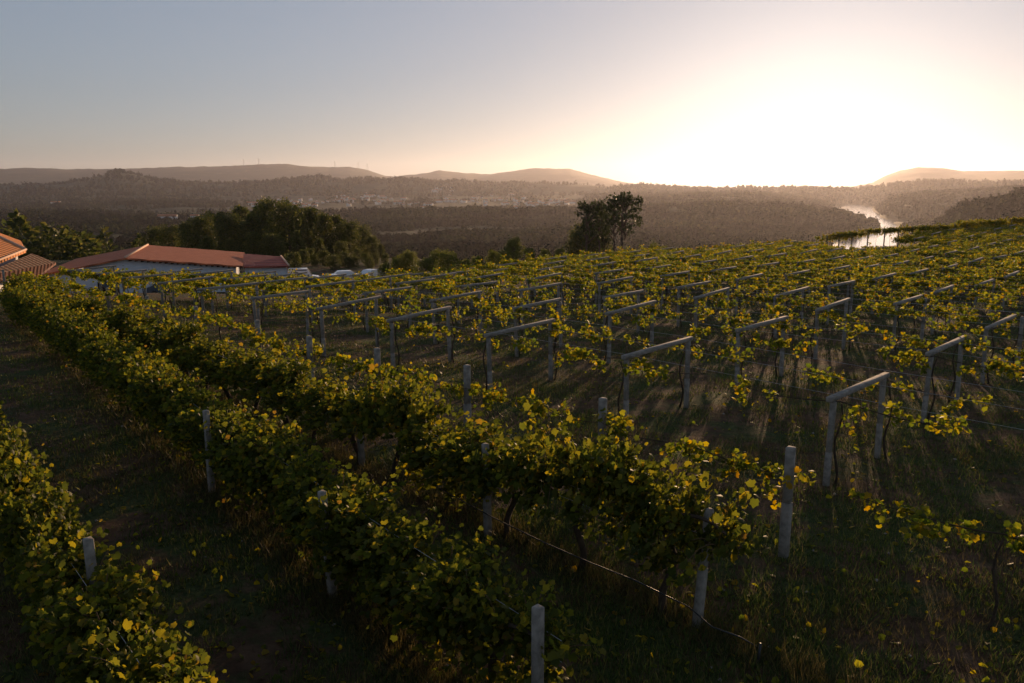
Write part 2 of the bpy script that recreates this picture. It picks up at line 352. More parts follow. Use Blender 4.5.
# ---- pergola vines (x = along the wire, top at 1.9; origin at the foot of the post)
def pergola_proto(seed, ncl, near=True, span=5.0):
    root = empty('pergola_vine'); tr = MB(); fo = MB(); LP = []
    pts = [[.14 + .05 * math.sin(k * 1.3 + seed), .08 + .04 * math.cos(k + seed), k / 7 * 1.85 - .05] for k in range(8)]
    tr.tube(pts, np.linspace(.03, .016, 8), 6)
    for s in (-1, 1):
        tr.tube([[pts[-1][0] + s * span / 2 * t, .05 * math.sin(t * 7 + seed), 1.86 - .12 * math.sin(t * math.pi)] for t in np.linspace(0, 1, 9)], np.linspace(.014, .005, 9), 4)
    for k in range(ncl):
        x = rng.uniform(-span / 2, span / 2); d = [rng.normal() * 1.2, rng.normal() * .8, rng.uniform(-.2, .9)]
        P = shoot([x, 0, 1.86 - .12 * math.sin(min(1, abs(x) / span * 2) * math.pi)], d, rng.uniform(.25, .7), 2.2, .06)
        LP += [P + rng.normal(size=P.shape) * .07 for _ in range(3)]
    if seed % 3 == 0:
        P = shoot([pts[5][0], pts[5][1], 1.5], [.2, .3, -.2], .8, 2, .08); LP.append(P + rng.normal(size=P.shape) * .05)
    leaves(fo, np.concatenate(LP), .105 if near else .12, .4, (LOBED, LOBED_F) if near else (SIMPLE, SIMPLE_F), flat=.4)
    own(root, tr.build('trunk', M_BARK, root, True), fo.build('foliage', M_VINEY, root))
    return root
PP = [pergola_proto(k, n) for k, n in enumerate((9, 14, 7, 17, 12, 20))]
PF = [pergola_proto(k + 9, n, False) for k, n in enumerate((24, 32, 28, 38, 34))]

# ---- concrete frames
def frame_proto(seed):
    root = empty('vine_trellis'); r = random.Random(seed); ps = []
    for k, x in enumerate((0, 2.7)):
        b = MB(); hh = 1.86; w_ = .055
        for z0, z1, q in ((-.3, .75, 1.06), (.75, hh, 1.0)):
            b.box(x - w_ * q, x + w_ * q, -w_ * q, w_ * q, z0, z1)
        o = b.build('post', M_CONC, root); o.rotation_euler = (r.uniform(-.02, .02), r.uniform(-.02, .02), 0); bev(o); ps.append(o)
    b = MB(); b.box(-.16, 2.7 + .16, -.065, .065, 1.86, 1.97); o = b.build('crossbeam', M_CONC, root); o.location = (0, 0, .003); bev(o); ps.append(o)
    own(root, *ps); return root
def bev(o, w_=.012):
    m = o.modifiers.new('bevel', 'BEVEL'); m.width = w_; m.segments = 1; m.limit_method = 'ANGLE'
FP = [frame_proto(k) for k in range(5)]
def post_proto(h_):
    b = MB(); b.box(-.068, .068, -.068, .068, -.3, h_ * .5); b.box(-.062, .062, -.062, .062, h_ * .5, h_); o = b.build('concrete_post', M_CONC); bev(o); return o
PO = post_proto(1.95)

# ---- the regular planting
C = np.array([math.cos(D2R(45)), math.sin(D2R(45))]); Rw = np.array([-.70, .714]); Rw /= np.linalg.norm(Rw)
ROWANG = math.atan2(Rw[1], Rw[0]); CANG = math.atan2(C[1], C[0])
meas = {(0, 0): ((833, 396), (887, 377)), (1, 0): ((930, 352), (963, 338)), (2, 0): ((989, 325), (1016, 317)), (0, 1): ((628, 356), (689, 342)),
        (1, 1): ((740, 330), (788, 320)), (2, 1): ((819, 309), (854, 300)), (0, 2): ((490, 333), (555, 322)), (1, 2): ((610, 312), (659, 304)),
        (2, 2): ((697, 297), (733, 290)), (0, 3): ((392, 319), (455, 308)), (0, 4): ((322, 307), (380, 301))}
O0 = np.array(hit(833, 396, 1.95))
ORD = ['nearest', 'second', 'third', 'fourth', 'fifth', 'sixth', 'seventh', 'eighth', 'ninth', 'tenth', 'eleventh', 'twelfth']
def infield(p, pad=0):
    return p[1] < edgeY(p[0]) + pad
def inview(p, z=1.0, m=60):
    c_, s_ = math.cos(PITCH), math.sin(PITCH); d = np.array([p[0], p[1], z - H])
    dep = d[1] * c_ - d[2] * s_
    if dep < 2: return False
    x = CX + F * d[0] / dep; yy = CY - F * (d[1] * s_ + d[2] * c_) / dep
    return -m < x < 1024 + m and yy < 683 + m * 2
frames = []
for j in range(-3, 26):
    for i_ in range(0, 22):
        if (i_, j) in meas:
            a, b = meas[(i_, j)]; p = np.array(hit(a[0], a[1], 1.95)); q = np.array(hit(b[0], b[1], 1.95)); ang = math.atan2(*(q - p)[::-1]); wd = np.linalg.norm(q - p) / 2.7
            ang = CANG * .5 + ang * .5; wd = min(1.1, max(.85, wd))
        else:
            off = np.zeros(2)
            p = O0 + i_ * 5.75 * C + j * 5.05 * Rw + rng.normal(size=2) * .09; ang = CANG + rng.normal() * .02; wd = 1 + rng.normal() * .02
        z = tz(*p)
        if not infield(p) or not inview(p, z + 1, 90): continue
        if np.hypot(*p) > 92 and az_slope(815, 240)[0] < math.atan2(p[0], p[1]) < az_slope(905, 240)[0]: continue
        frames.append([i_, j, p, z, ang, wd])
frames.sort(key=lambda f: np.hypot(*f[2]))
pos_words = {(0, 0): 'large grey frame nearest the camera right of the lone post, leaves heaped on its beam', (1, 0): 'grey frame right of the nearest frame, leafy shoots over its beam',
             (2, 0): 'grey frame at the right edge with bare sloping beam', (0, 1): 'pale bare beam frame in the middle of the vineyard', (1, 1): 'grey frame with a vine climbing its left post',
             (2, 1): 'grey frame behind and right of the one with climbing vine', (0, 2): 'tall grey frame left of the middle with vine over its beam', (1, 2): 'grey frame just behind the pale bare beam one',
             (2, 2): 'grey frame right of centre whose two posts stand straight', (0, 3): 'frame left of centre with a pale stepped beam', (0, 4): 'frame at left with long pale beam above the hedge'}
for n_, (i_, j, p, z, ang, wd) in enumerate(frames):
    far = n_ >= 40
    lab = pos_words.get((i_, j)) or ('%s frame from the left in the %s line of concrete frames' % (ORD[i_] if i_ else 'first', ORD[j] if 0 <= j < 12 else 'front') if (i_ < 12 and 0 <= j < 12 and not far) else ('concrete frame standing far back among dense yellow green vines' if far else 'concrete frame at the right margin of the vineyard'))
    place(FP[n_ % 5], (p[0], p[1], z), ang, (wd, 1, 1 + rng.normal() * .012), lab, 'trellis frame', 'concrete frames of the vineyard trellis', (0, -.03 + rng.normal() * .012))
# vines: one at each post of each frame
vs = []
for i_, j, p, z, ang, wd in frames:
    for s in (0, 1):
        q = p + s * 2.7 * wd * np.array([math.cos(ang), math.sin(ang)]); vs.append((np.hypot(*q), i_, j, s, q))
for j in (-1, -2):          # vines reaching in from outside the frame at the right
    pass
for p in frames:            # leafy fill between the wires further back is part of the far canopy
    pass
vs.sort(key=lambda v: v[0])
far_mb = MB()
def merge(mb_, proto, M):
    for ch in kids(proto):
        if not ch.name.startswith('foliage'): continue
        me = ch.data; V = np.zeros(len(me.vertices) * 3, np.float32); me.vertices.foreach_get('co', V); V = V.reshape(-1, 3)
        Mi = np.array(M); V = V @ Mi[:3, :3].T + Mi[:3, 3]
        nl = len(me.loops); Lp = np.zeros(nl, np.int32); me.loops.foreach_get('vertex_index', Lp); mb_.add(V, Lp.reshape(-1, 3))
names = {k: v for k, v in pos_words.items()}
for n_, (d, i_, j, s, q) in enumerate(vs):
    rz = ROWANG + (math.pi if rng.random() < .5 else 0) + rng.normal() * .02; z = tz(*q)
    near = d < 47
    pr = (PP if near else PF)[rng.integers(0, 6 if near else 5)]
    sc = (1, rng.uniform(.8, 1.2) * (1 if near else 1.2), 1)
    if n_ < 235:
        if (i_, j) in names and n_ < 40:
            lab = 'thin golden vine on the %s post of the %s' % (('left', 'right')[s], names[(i_, j)].split(',')[0].split(' with ')[0])
            lab = ' '.join(lab.split()[:16])
        elif n_ < 90 and 0 <= j < 12 and i_ < 12:
            lab = 'vine on the %s post of %s frame in %s line' % (('left', 'right')[s], ORD[i_] if i_ else 'first', ORD[j])
        else: lab = 'sunlit yellow green vine trained over wires in the far rows'
        place(pr, (q[0], q[1], z), rz, sc, lab, 'grapevine', 'vines trained along the pergola wires')
    else:
        merge(far_mb, pr, Matrix.Translation((q[0], q[1], z)) @ Matrix.Rotation(rz, 4, 'Z') @ Matrix.Diagonal((*sc, 1)))
# canopy between post lines at the back of the field
for i_, j, p, z, ang, wd in frames:
    d = np.hypot(*p)
    if d < 60: continue
    for f_ in ((.5, 1.55) if d < 72 else (.33, .66, 1.35, 1.7)):
        q = p + f_ * 2.7 * C
        if not infield(q): continue
        merge(far_mb, PF[rng.integers(0, 5)], Matrix.Translation((q[0], q[1], tz(*q) - rng.uniform(0, .25))) @ Matrix.Rotation(ROWANG + rng.normal() * .1, 4, 'Z'))
o = far_mb.build('vine_canopy', M_VINEY); tag(o, 'dense golden green vine canopy over the furthest rows', 'vine canopy', kind='stuff')

# a last row along the brow of the hill, seen against the river
ER = []
for k in range(30):
    px = 826 + k * 7.0 + rng.normal() * 1.2; a_ = az_slope(px, 240)[0]; r_ = 110 + k * .35; ER.append(np.array([r_ * math.sin(a_), r_ * math.cos(a_)]))
BP = post_proto(2.5)
for k, q in enumerate(ER):
    if k % 2 == 0: place(BP, (q[0], q[1], tz(*q)), CANG, (1, 1, 1), 'thin post in the last row standing against the valley', 'post', 'posts of the last row on the brow')
    d_ = ER[min(k + 1, 29)] - ER[max(k - 1, 0)]
    place(PF[k % 5], (q[0], q[1], tz(*q)), math.atan2(d_[1], d_[0]), (.45 + .2 * rng.random(), .9 + .5 * rng.random(), 1.28 + rng.normal() * .07), 'dark vine in the last row on the brow above the river', 'grapevine', 'vines of the last row on the brow')

# lone posts in front of the frames, with vines on a single wire
lone = [(791, 447), (603, 398), (467, 365), (377, 348), (309, 336), (257, 320)]
lw = ['weathered lone concrete post standing nearest the camera, right of the hedgerow end', 'lone concrete post with leaves around it, below the pale bare beam', 'lone bare concrete post above the middle of the hedgerow',
      'fourth lone post from the right, leaning into leafy shoots', 'fifth lone post from the right, behind the hedgerow', 'small lone post at left behind the hedgerow']
lp = []
for (x, y), lab in zip(lone, lw):
    q = hit(x, y, 1.95); lp.append(np.array(q)); place(PO, (q[0], q[1], tz(*q)), CANG + .1, (1.12, 1.12, 1), lab, 'post', 'lone concrete posts of the single wire')
for k in range(1, 8):
    q = lp[-1] + Rw * 4.9 * k
    if infield(q): place(PO, (q[0], q[1], tz(*q)), CANG, (1, 1, 1), 'lone post far back at left between hedge and frames', 'post', 'lone concrete posts of the single wire'); lp.append(q) if False else None
spots = [(lp[0] - Rw * 3.3, 'low vine shoots reaching in at the right edge of the foreground'), (lp[0] * .55 + lp[1] * .45, 'golden shoots strung left of the nearest lone post'), (lp[1] * .6 + lp[2] * .4, 'drooping vine strand between the second and third lone posts'),
         (lp[2] * .5 + lp[3] * .5, 'bushy strand left of the bare lone post'), (lp[3] * .5 + lp[4] * .5, 'shoots left of the fourth lone post'), (lp[4] * .5 + lp[5] * .5, 'shoots hanging left of the fifth lone post')]
for k, (q, lab) in enumerate(spots):
    place(PP[(k * 2 + 1) % 6], (q[0], q[1], tz(*q) - .25), ROWANG, (.9, 1, .92), lab, 'grapevine', 'vines on the single wire')
for k in range(1, 7):
    q = lp[5] + Rw * 4.9 * (k - .5)
    if infield(q): place(PP[k % 6], (q[0], q[1], tz(*q) - .1), ROWANG, (1, 1.2, 1), 'leafy vine far back on the single wire at left', 'grapevine', 'vines on the single wire')

# wires: one straight run per line of posts
def wire(p, q, h_, rad, label, grp):
    root = MB(); n = max(2, int(np.linalg.norm(q - p) / 2.5)); P = []
    for t in np.linspace(0, 1, n):
        a = p + (q - p) * t; P.append([a[0], a[1], tz(*a) + h_ - .03 * math.sin(t * n * math.pi) ** 2])
    o = root.tube(P, rad, 4).build('trellis_wire', M_WIRE); return tag(o, label, 'wire', grp)
cols = {}
for i_, j, p, z, ang, wd in frames: cols.setdefault(i_, []).append((j, p, ang, wd))
for i_, L_ in cols.items():
    L_.sort(key=lambda t: t[0])
    if len(L_) < 2: continue
    for f_ in (0, 1.35, 2.7):
        a = L_[0][1] + f_ * C; b = L_[-1][1] + f_ * C
        # follow the frames so that each wire rests on their beams
        P = []
        for j, p, ang, wd in L_:
            c_ = p + f_ * wd * np.array([math.cos(ang), math.sin(ang)]); P.append([c_[0], c_[1], tz(*p) + 1.985 + .03 * f_])
        P = [list(np.array(P[0]) - [Rw[0] * 4.6, Rw[1] * 4.6, 0])] + P
        o = MB().tube(P, .0035, 4).build('trellis_wire', M_WIRE)
        tag(o, 'wire strung along the beams of the concrete frames', 'wire', 'wires strung over the frames')

# ---- hedgerows
rows = [('row3', [(278, 375), (715, 517)], 1.9), ('row2', [(212, 425), (538, 612)], 1.85)]
def rowline(a, b, h_): return np.array(hit(*a, h_)), np.array(hit(*b, h_))
R3 = (np.array(hit(362, 466, 0)), np.array(hit(697, 625, 0))); R2 = (np.array(hit(334, 596, 0)), np.array(hit(538, 613, 1.85))); R1 = rowline((0, 445), (150, 650), 1.75)
def dirn(r): d = r[0] - r[1]; return d / np.linalg.norm(d)
hv = 0
RL = ['the back hedgerow, the long one ending beside the nearest lone post', 'the middle hedgerow', 'the front hedgerow at lower left']
def hedge(line, n, protos, startoff, rowi, step=1.75, dirv=None, hs=1.0):
    global hv
    d = dirn(line) if dirv is None else dirv
    for k in range(n):
        q = line[1] + d * (startoff + k * step) + rng.normal(size=2) * .05
        if not infield(q, 4): break
        if not inview(q, tz(*q) + 1, 150): continue
        hv += 1
        nm = ('back hedgerow', 'middle hedgerow', 'front hedgerow')[rowi]
        if k < 12: lab = '%s vine of the %s counting from its near end' % ((ORD[k] if k else 'first'), nm)
        else: lab = 'dark vine in the far left part of the %s' % nm
        if (k, rowi) == (0, 0): lab = 'sprawling vine at the near end of the back hedgerow, shoots past the leaning post'
        if (k, rowi) == (0, 1): lab = 'vine at the near end of the middle hedgerow beside the cut off post'
        s_ = rng.uniform(.92, 1.1) * hs
        place(protos[(k * 2 + rowi) % len(protos)] if k % 3 else protos[rng.integers(0, len(protos))], (q[0], q[1], tz(*q)), math.atan2(d[1], d[0]) + (math.pi if k % 2 else 0), (1, rng.uniform(.85, 1.1) * (1.45, 1.12, 1)[rowi], s_ * ((1.22 + .14 * math.sin(k * 1.9) - .025 * min(k, 11)) if rowi == 0 else 1)), lab, 'grapevine', 'vines of the ' + nm)
print('R3', R3, 'R2', R2, 'R1', R1)
hedge(R3, 26, HP[:3] + HP[3:4], .5, 0)
d_ = dirn(R2); off2 = np.array([d_[1], -d_[0]]) * .34
R2v = (R2[0] + off2, R2[1] + off2)
hedge(R2v, 26, HP[3:], 1.1, 1, step=1.55, hs=.97)
d1 = dirn(R2)
hedge(R1, 10, HP[3:], -2.6, 2, dirv=dirn(R1))
HPO = post_proto(1.85)
pk = [((697, 626), 0, (.0, .10), 'leaning concrete post at the near end of the back hedgerow'), ((488, 536), 0, (0, -.03), 'post half hidden in the back hedgerow, second from its near end'),
      ((362, 466), 0, (0, -.02), 'post inside the back hedgerow, third from its near end'), ((538, 611), 1.8, (0, 0), 'cut off concrete post at the bottom edge, end of the middle hedgerow'),
      ((333, 597), 0, (0, -.06), 'rounded post standing proud of the middle hedgerow'), ((212, 492), 0, (0, 0), 'post hidden in the middle hedgerow, third from its near end'), ((92, 575), 1.35, (0, 0), 'dark post inside the front hedgerow at lower left')]
for (x, y), h_, tl, lab in pk:
    q = hit(x, y, h_); place(HPO, (q[0], q[1], tz(*q)), CANG, (.86, .86, .95 if h_ == 0 else 1), lab, 'post', 'posts of the hedgerows', tl)
for line, nm in ((R3, 'back'), (R2v, 'middle'), (R1, 'front')):
    d = dirn(line)
    for h_ in (1.15, 1.4):
        wire(line[1] - d * (0 if nm != 'front' else 2.5), line[1] + d * 24, h_, .004, '%s wire running through the %s hedgerow' % ('upper' if h_ > 1.5 else 'lower', nm), 'wires of the hedgerows')
# drip hose under the back hedgerow
P = []
for (x, y), h_ in zip([(420, 478), (494, 518), (545, 543), (591, 563), (634, 580), (689, 607), (712, 627), (740, 637), (759, 648)], [.55, .5, .45, .45, .45, .4, .2, .25, .06]):
    q = hit(x, y, h_); P.append([q[0], q[1], tz(*q) + h_])
o = MB().tube(P, .011, 6).build('drip_hose', M_HOSE, smooth=True); tag(o, 'slack drip irrigation hose looping out below the back hedgerow', 'hose')
q = hit(757, 664); st = MB().tube([[q[0], q[1], tz(*q) - .1], [q[0] + .03, q[1], tz(*q) + .3]], [.022, .018], 6).build('stake', M_HOSE); tag(st, 'short dark stake in the grass at the end of the hose', 'stake')

# ------------------------------------------------------------------ grass
def blades(n, rmin, rmax, hmin, hmax, wd, cond, pw=1.0):
    a = rng.uniform(-.75, .75, n); r = rmin * (rmax / rmin) ** (rng.random(n) ** pw); x = r * np.sin(a); y = r * np.cos(a)
    k = cond(x, y); x = x[k]; y = y[k]; r = r[k]; n = len(x); z = terrain(x, y)
    h_ = rng.uniform(hmin, hmax, n) * rng.uniform(.5, 1, n); an = rng.uniform(0, 2 * math.pi, n); w_ = wd * (.6 + r / 25)
    dx = np.cos(an) * w_; dy = np.sin(an) * w_; lx = rng.normal(size=n) * h_ * .4; ly = rng.normal(size=n) * h_ * .4
    V = np.stack([np.stack([x - dx, y - dy, z - .01], 1), np.stack([x + dx, y + dy, z - .01], 1), np.stack([x + lx, y + ly, z + h_], 1)], 1)
    return V.reshape(-1, 3), np.arange(n * 3).reshape(-1, 3)
mb = MB(); mb.add(*blades(330000, 7, 60, .05, .2, .008, lambda x, y: infield((x, y)) & (fbm(x * .8, y * .8) + .25 * rng.random(len(x)) > .61)))
o = mb.build('grass', M_GRASS); tag(o, 'patchy short grass over the dark vineyard soil', 'grass', kind='stuff')
def nearline(x, y):
    ok = np.zeros(len(x), bool)
    for line in (R3, R2, R1):
        d = line[0] - line[1]; L = np.linalg.norm(d); d = d / L; rx = x - line[1][0]; ry = y - line[1][1]
        al = rx * d[0] + ry * d[1]; pr = np.abs(rx * d[1] - ry * d[0]); ok |= (al > -3) & (al < 40) & (pr < .15 + .45 * rng.random(len(x)) ** 2)
    return ok & infield((x, y))
mb = MB(); mb.add(*blades(420000, 7, 45, .08, .34, .006, nearline))
mb.add(*blades(260000, 11, 80, .05, .2, .006, lambda x, y: infield((x, y)) & (fbm(x * .45 + 31, y * .45) + .3 * rng.random(len(x)) > .67)))
mb.add(*blades(14000, 8, 70, .08, .25, .006, lambda x, y: infield((x, y)) & (fbm(x * 1.7 + 5, y * 1.7) > .62)))
o = mb.build('dry_weeds', M_DRY); tag(o, 'dry brown weeds standing under the vine rows', 'weeds', kind='stuff')
# fallen leaves
mb = MB(); n = 5000; a = rng.uniform(-.7, .7, n); r = 7 * (5 ** rng.random(n)); x = r * np.sin(a); y = r * np.cos(a); k = infield((x, y)); x, y = x[k], y[k]
leaves(mb, np.stack([x, y, terrain(x, y) + .03], 1), .09, 0, (SIMPLE, SIMPLE_F), flat=3.0)
o = mb.build('fallen_leaves', M_VINEY); tag(o, 'yellowed vine leaves fallen on the soil', 'fallen leaves', kind='stuff')
# pale stones
mb = MB()
for k in range(160):
    a = rng.uniform(-.6, .6); r = 8 * (5 ** rng.random()); x, y = r * math.sin(a), r * math.cos(a); s = rng.uniform(.015, .05)
    V = np.array([[1, 0, 0], [-1, 0, 0], [0, 1, 0], [0, -1, 0], [0, 0, .7], [0, 0, -.7]]) * s * rng.uniform(.6, 1.3, (6, 1)) + [x, y, tz(x, y) + s * .3]
    mb.add(V, [[0, 2, 4], [2, 1, 4], [1, 3, 4], [3, 0, 4], [2, 0, 5], [1, 2, 5], [3, 1, 5], [0, 3, 5]])
o = mb.build('pebbles', M_CONC); tag(o, 'small pale stones scattered on the soil', 'pebbles', kind='stuff')

# ------------------------------------------------------------------ trees
def tree_proto(name, kind, seed, mt):
    """unit height tree: origin at the foot, top at z = 1"""
    r = np.random.default_rng(seed); root = empty(name); tr = MB(); cr = MB()
    base = .68 if kind == 'pine' else .12
    tp = [[.02 * math.sin(t * 4 + seed), .02 * math.cos(t * 3 + seed), t * .93 - .02] for t in np.linspace(0, 1, 8)]
    tr.tube(tp, np.linspace(.022, .006, 8), 7)
    C_ = []
    nb = 15 if kind == 'pine' else 26
    for k in range(nb):
        t = base + (1 - base) * (k + .5) / nb * .95; an = k * 2.4 + r.uniform(-.4, .4)
        if kind == 'pine': L = .12 * (1 - .3 * (t - base) / (1 - base)) * r.uniform(.7, 1.2)
        elif kind == 'tall': L = .17 * math.sin(min(1, (1.02 - t) * 1.6) * math.pi * .5) * r.uniform(.7, 1.25)
        else: L = .3 * math.sqrt(max(.03, 1 - ((t - .5) / .52) ** 2)) * r.uniform(.7, 1.15)
        e = np.array([math.cos(an) * L, math.sin(an) * L, t + L * .35]); e[2] = min(e[2], .97)
        s0 = np.array([0, 0, t - .03]); tr.tube([s0, (s0 + e) / 2 + [0, 0, .01], e], [.009, .006, .003], 5)
        C_.append((e, r.uniform(.07, .12) * {'pine': .55, 'tall': .85}.get(kind, 1.1)))
        if k % 2 and kind != 'pine': C_.append(((s0 + e) / 2 + r.normal(size=3) * .03, r.uniform(.06, .1)))
    C_.append((np.array([0, 0, .93]), .06))
    for c_, s in C_:
        n = int(150 * (s / .09) ** 2); d = r.normal(size=(n, 3)); d /= np.linalg.norm(d, axis=1)[:, None]
        P = c_ + d * s * r.uniform(.3 if kind == 'pine' else .45, 1.08, (n, 1)) * [1.1, 1.1, .5 if kind == 'pine' else .95]
        leaves(cr, P, .034 if kind != 'pine' else .03, .2, (CLUMP, CLUMP_F), out=d * 1.2)
    own(root, tr.build('trunk', M_TBARK, root, True), cr.build('crown', mt, root)); return root
TB = [tree_proto('broadleaf_tree', 'broad', k, M_TREE) for k in range(3)]; TT = [tree_proto('eucalyptus_tree', 'tall', k + 10, M_TREE) for k in range(3)]
TP = [tree_proto('pine_tree', 'pine', k + 20, M_PINE) for k in range(3)]; TS = [tree_proto('bush', 'broad', k + 30, M_BUSH) for k in range(2)]
def polar(x, R): a = az_slope(x, 220)[0]; return R * math.sin(a), R * math.cos(a)
def put_tree(pr, x, ytop, R, wf, lab, cat, grp, k=0):
    X_, Y_ = polar(x, R); z = tz(X_, Y_); zt = H + R * az_slope(x, ytop)[1]; hh = max(2.0, zt - z)
    return place(pr, (X_, Y_, z - .2), k * 1.7, (hh * wf, hh * wf, hh), lab, cat, grp)
wood = [(186, 222, 210), (200, 218, 190), (214, 213, 200), (228, 216, 180), (240, 205, 205), (252, 214, 175), (262, 204, 190), (274, 201, 180), (288, 204, 170), (300, 209, 190), (312, 207, 175),
        (324, 214, 165), (337, 215, 180), (348, 222, 165), (360, 226, 175), (371, 236, 165), (380, 243, 160), (296, 230, 150), (318, 238, 150), (340, 241, 150), (170, 226, 220), (154, 228, 230), (205, 235, 150), (228, 238, 145), (252, 232, 148), (272, 234, 146), (356, 248, 145), (308, 248, 140)]
for k, (x, y, r_) in enumerate(wood):
    pr = (TT + TB)[(k * 5) % 6]
    lab = {7: 'tallest dark tree of the clump right of the red roof', 17: 'slim pale tree rising in front of the dark clump', 16: 'last low tree at the right end of the dark clump', 4: 'flat topped dark tree at the left of the clump', 20: 'dark tree behind the ridge of the red roof'}.get(k, 'dark leafy tree in the clump behind the red roofed building')
    put_tree(pr, x, y, r_, 1.0 if pr in TB else (.95 if k == 17 else 1.25), lab, 'tree', 'dark trees behind the winery', k)
for k, (x, y, r_, wf) in enumerate([(588, 200, 138, .72), (599, 199, 146, .6), (614, 194, 140, .62), (625, 191, 136, .8), (604, 212, 152, .6)]):
    lab = ['left pine of the small group on the skyline', 'second pine of the skyline group', 'tall middle pine of the skyline group', 'right pine of the skyline group with bare trunk', 'lower pine behind the skyline group'][k]
    put_tree(TP[k % 3], x, y, r_, wf, lab, 'pine tree', 'pines beyond the middle of the vineyard', k)
bl = [(398, 254), (410, 250), (424, 252), (437, 249), (449, 247), (462, 250), (476, 248), (490, 245), (503, 246), (516, 245), (528, 248), (545, 250), (560, 250), (386, 258), (640, 243), (662, 241)]
for k, (x, y) in enumerate(bl):
    put_tree(TS[k % 2], x + rng.normal() * 3, y + 4 + rng.normal() * 2.5, rng.uniform(90, 108), 1.0, 'rounded green bush along the far edge of the vineyard', 'bush', 'bushes along the far edge', k)

for k, (x, y) in enumerate([(292, 252), (302, 249), (313, 253), (322, 250), (333, 254), (343, 251), (353, 255), (364, 252), (374, 256), (384, 253), (394, 257), (404, 255), (348, 259), (328, 258), (368, 260)]):
    put_tree(TB[k % 3], x, y, rng.uniform(122, 138), 1.0, 'low dark tree behind the parked vehicles', 'tree', 'low trees behind the parked vehicles', k)
for k, (x, y) in enumerate([(583, 228), (596, 236)]):
    put_tree(TB[k], x, y, 150 + k * 3, .6, 'dark undergrowth tree below the skyline pines', 'tree', 'undergrowth below the pines', k)
# far wood over the valley: one mass
def far_wood():
    mb_ = MB()
    shapes = []
    for s_ in range(10):
        r = np.random.default_rng(100 + s_); n = 34; d = r.normal(size=(n, 3)); d /= np.linalg.norm(d, axis=1)[:, None]
        P = d * r.uniform(.6, 1, (n, 1)) * [.32, .32, .48] + [0, 0, .52]
        if s_ % 2: P[:, :2] *= (1.15 - P[:, 2:3])
        nu, nv = 7, 5; Vb = []
        for b_ in range(nv):
            for a_ in range(nu):
                ph = (b_ + .5) / nv * math.pi; th = (a_ + .5 * (b_ % 2)) / nu * 2 * math.pi; q_ = r.uniform(.62, 1.12)
                w_ = .36 * math.sin(ph) ** .8 * q_ * (1.0 if s_ % 2 else (.55 + .5 * b_ / nv))
                Vb.append([w_ * math.cos(th), w_ * math.sin(th), .5 + .5 * math.cos(ph) * q_ - .08])
        Qb = [[b_ * nu + a_, b_ * nu + (a_ + 1) % nu, (b_ + 1) * nu + (a_ + 1) % nu, (b_ + 1) * nu + a_][::-1] for b_ in range(nv - 1) for a_ in range(nu)]
        Qb.append([0, 1, 3, 5]); sub = MB(); leaves(sub, P[:12], .3, .2, (CLUMP, CLUMP_F), out=d[:12] * 1.2)
        fine = MB(); dd = r.normal(size=(170, 3)); dd /= np.linalg.norm(dd, axis=1)[:, None]; Pf = dd * r.uniform(.5, 1, (170, 1)) * [.33, .33, .48] + [0, 0, .52]
        if s_ % 2: Pf[:, :2] *= (1.15 - Pf[:, 2:3])
        leaves(fine, Pf, .13, .2, (CLUMP, CLUMP_F), out=dd * 1.2)
        shapes.append((np.concatenate([np.array(Vb), sub.v[0]]), np.concatenate([np.array(Qb), sub.f[0][0] + len(Vb)]), fine.v[0], fine.f[0][0]))
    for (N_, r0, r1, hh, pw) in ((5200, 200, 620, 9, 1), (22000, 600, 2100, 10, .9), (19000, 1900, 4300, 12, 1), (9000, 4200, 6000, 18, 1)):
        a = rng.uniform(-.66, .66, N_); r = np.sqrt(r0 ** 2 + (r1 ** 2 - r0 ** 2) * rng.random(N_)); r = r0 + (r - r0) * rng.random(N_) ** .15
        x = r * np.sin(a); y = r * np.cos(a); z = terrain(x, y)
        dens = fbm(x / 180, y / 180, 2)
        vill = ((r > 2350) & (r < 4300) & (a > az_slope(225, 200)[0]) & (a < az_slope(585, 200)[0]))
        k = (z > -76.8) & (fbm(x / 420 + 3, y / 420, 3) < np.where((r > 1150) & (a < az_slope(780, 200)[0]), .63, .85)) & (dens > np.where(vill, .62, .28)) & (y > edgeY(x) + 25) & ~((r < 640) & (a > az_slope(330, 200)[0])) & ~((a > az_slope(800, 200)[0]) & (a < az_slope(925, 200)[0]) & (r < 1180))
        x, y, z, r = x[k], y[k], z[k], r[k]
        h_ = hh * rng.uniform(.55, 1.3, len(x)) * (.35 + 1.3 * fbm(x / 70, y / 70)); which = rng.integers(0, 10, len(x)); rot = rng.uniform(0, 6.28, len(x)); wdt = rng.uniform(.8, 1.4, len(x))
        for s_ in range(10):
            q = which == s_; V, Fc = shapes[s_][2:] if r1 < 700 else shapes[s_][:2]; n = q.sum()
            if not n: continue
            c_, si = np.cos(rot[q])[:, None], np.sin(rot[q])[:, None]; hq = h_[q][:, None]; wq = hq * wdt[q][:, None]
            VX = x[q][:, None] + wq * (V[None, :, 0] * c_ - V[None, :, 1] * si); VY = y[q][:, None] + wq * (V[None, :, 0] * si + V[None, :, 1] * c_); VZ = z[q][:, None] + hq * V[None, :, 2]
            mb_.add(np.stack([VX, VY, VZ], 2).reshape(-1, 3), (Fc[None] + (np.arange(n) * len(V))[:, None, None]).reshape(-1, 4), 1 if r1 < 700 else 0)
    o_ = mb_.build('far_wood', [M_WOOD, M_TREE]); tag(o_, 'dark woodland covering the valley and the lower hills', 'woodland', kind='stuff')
far_wood()

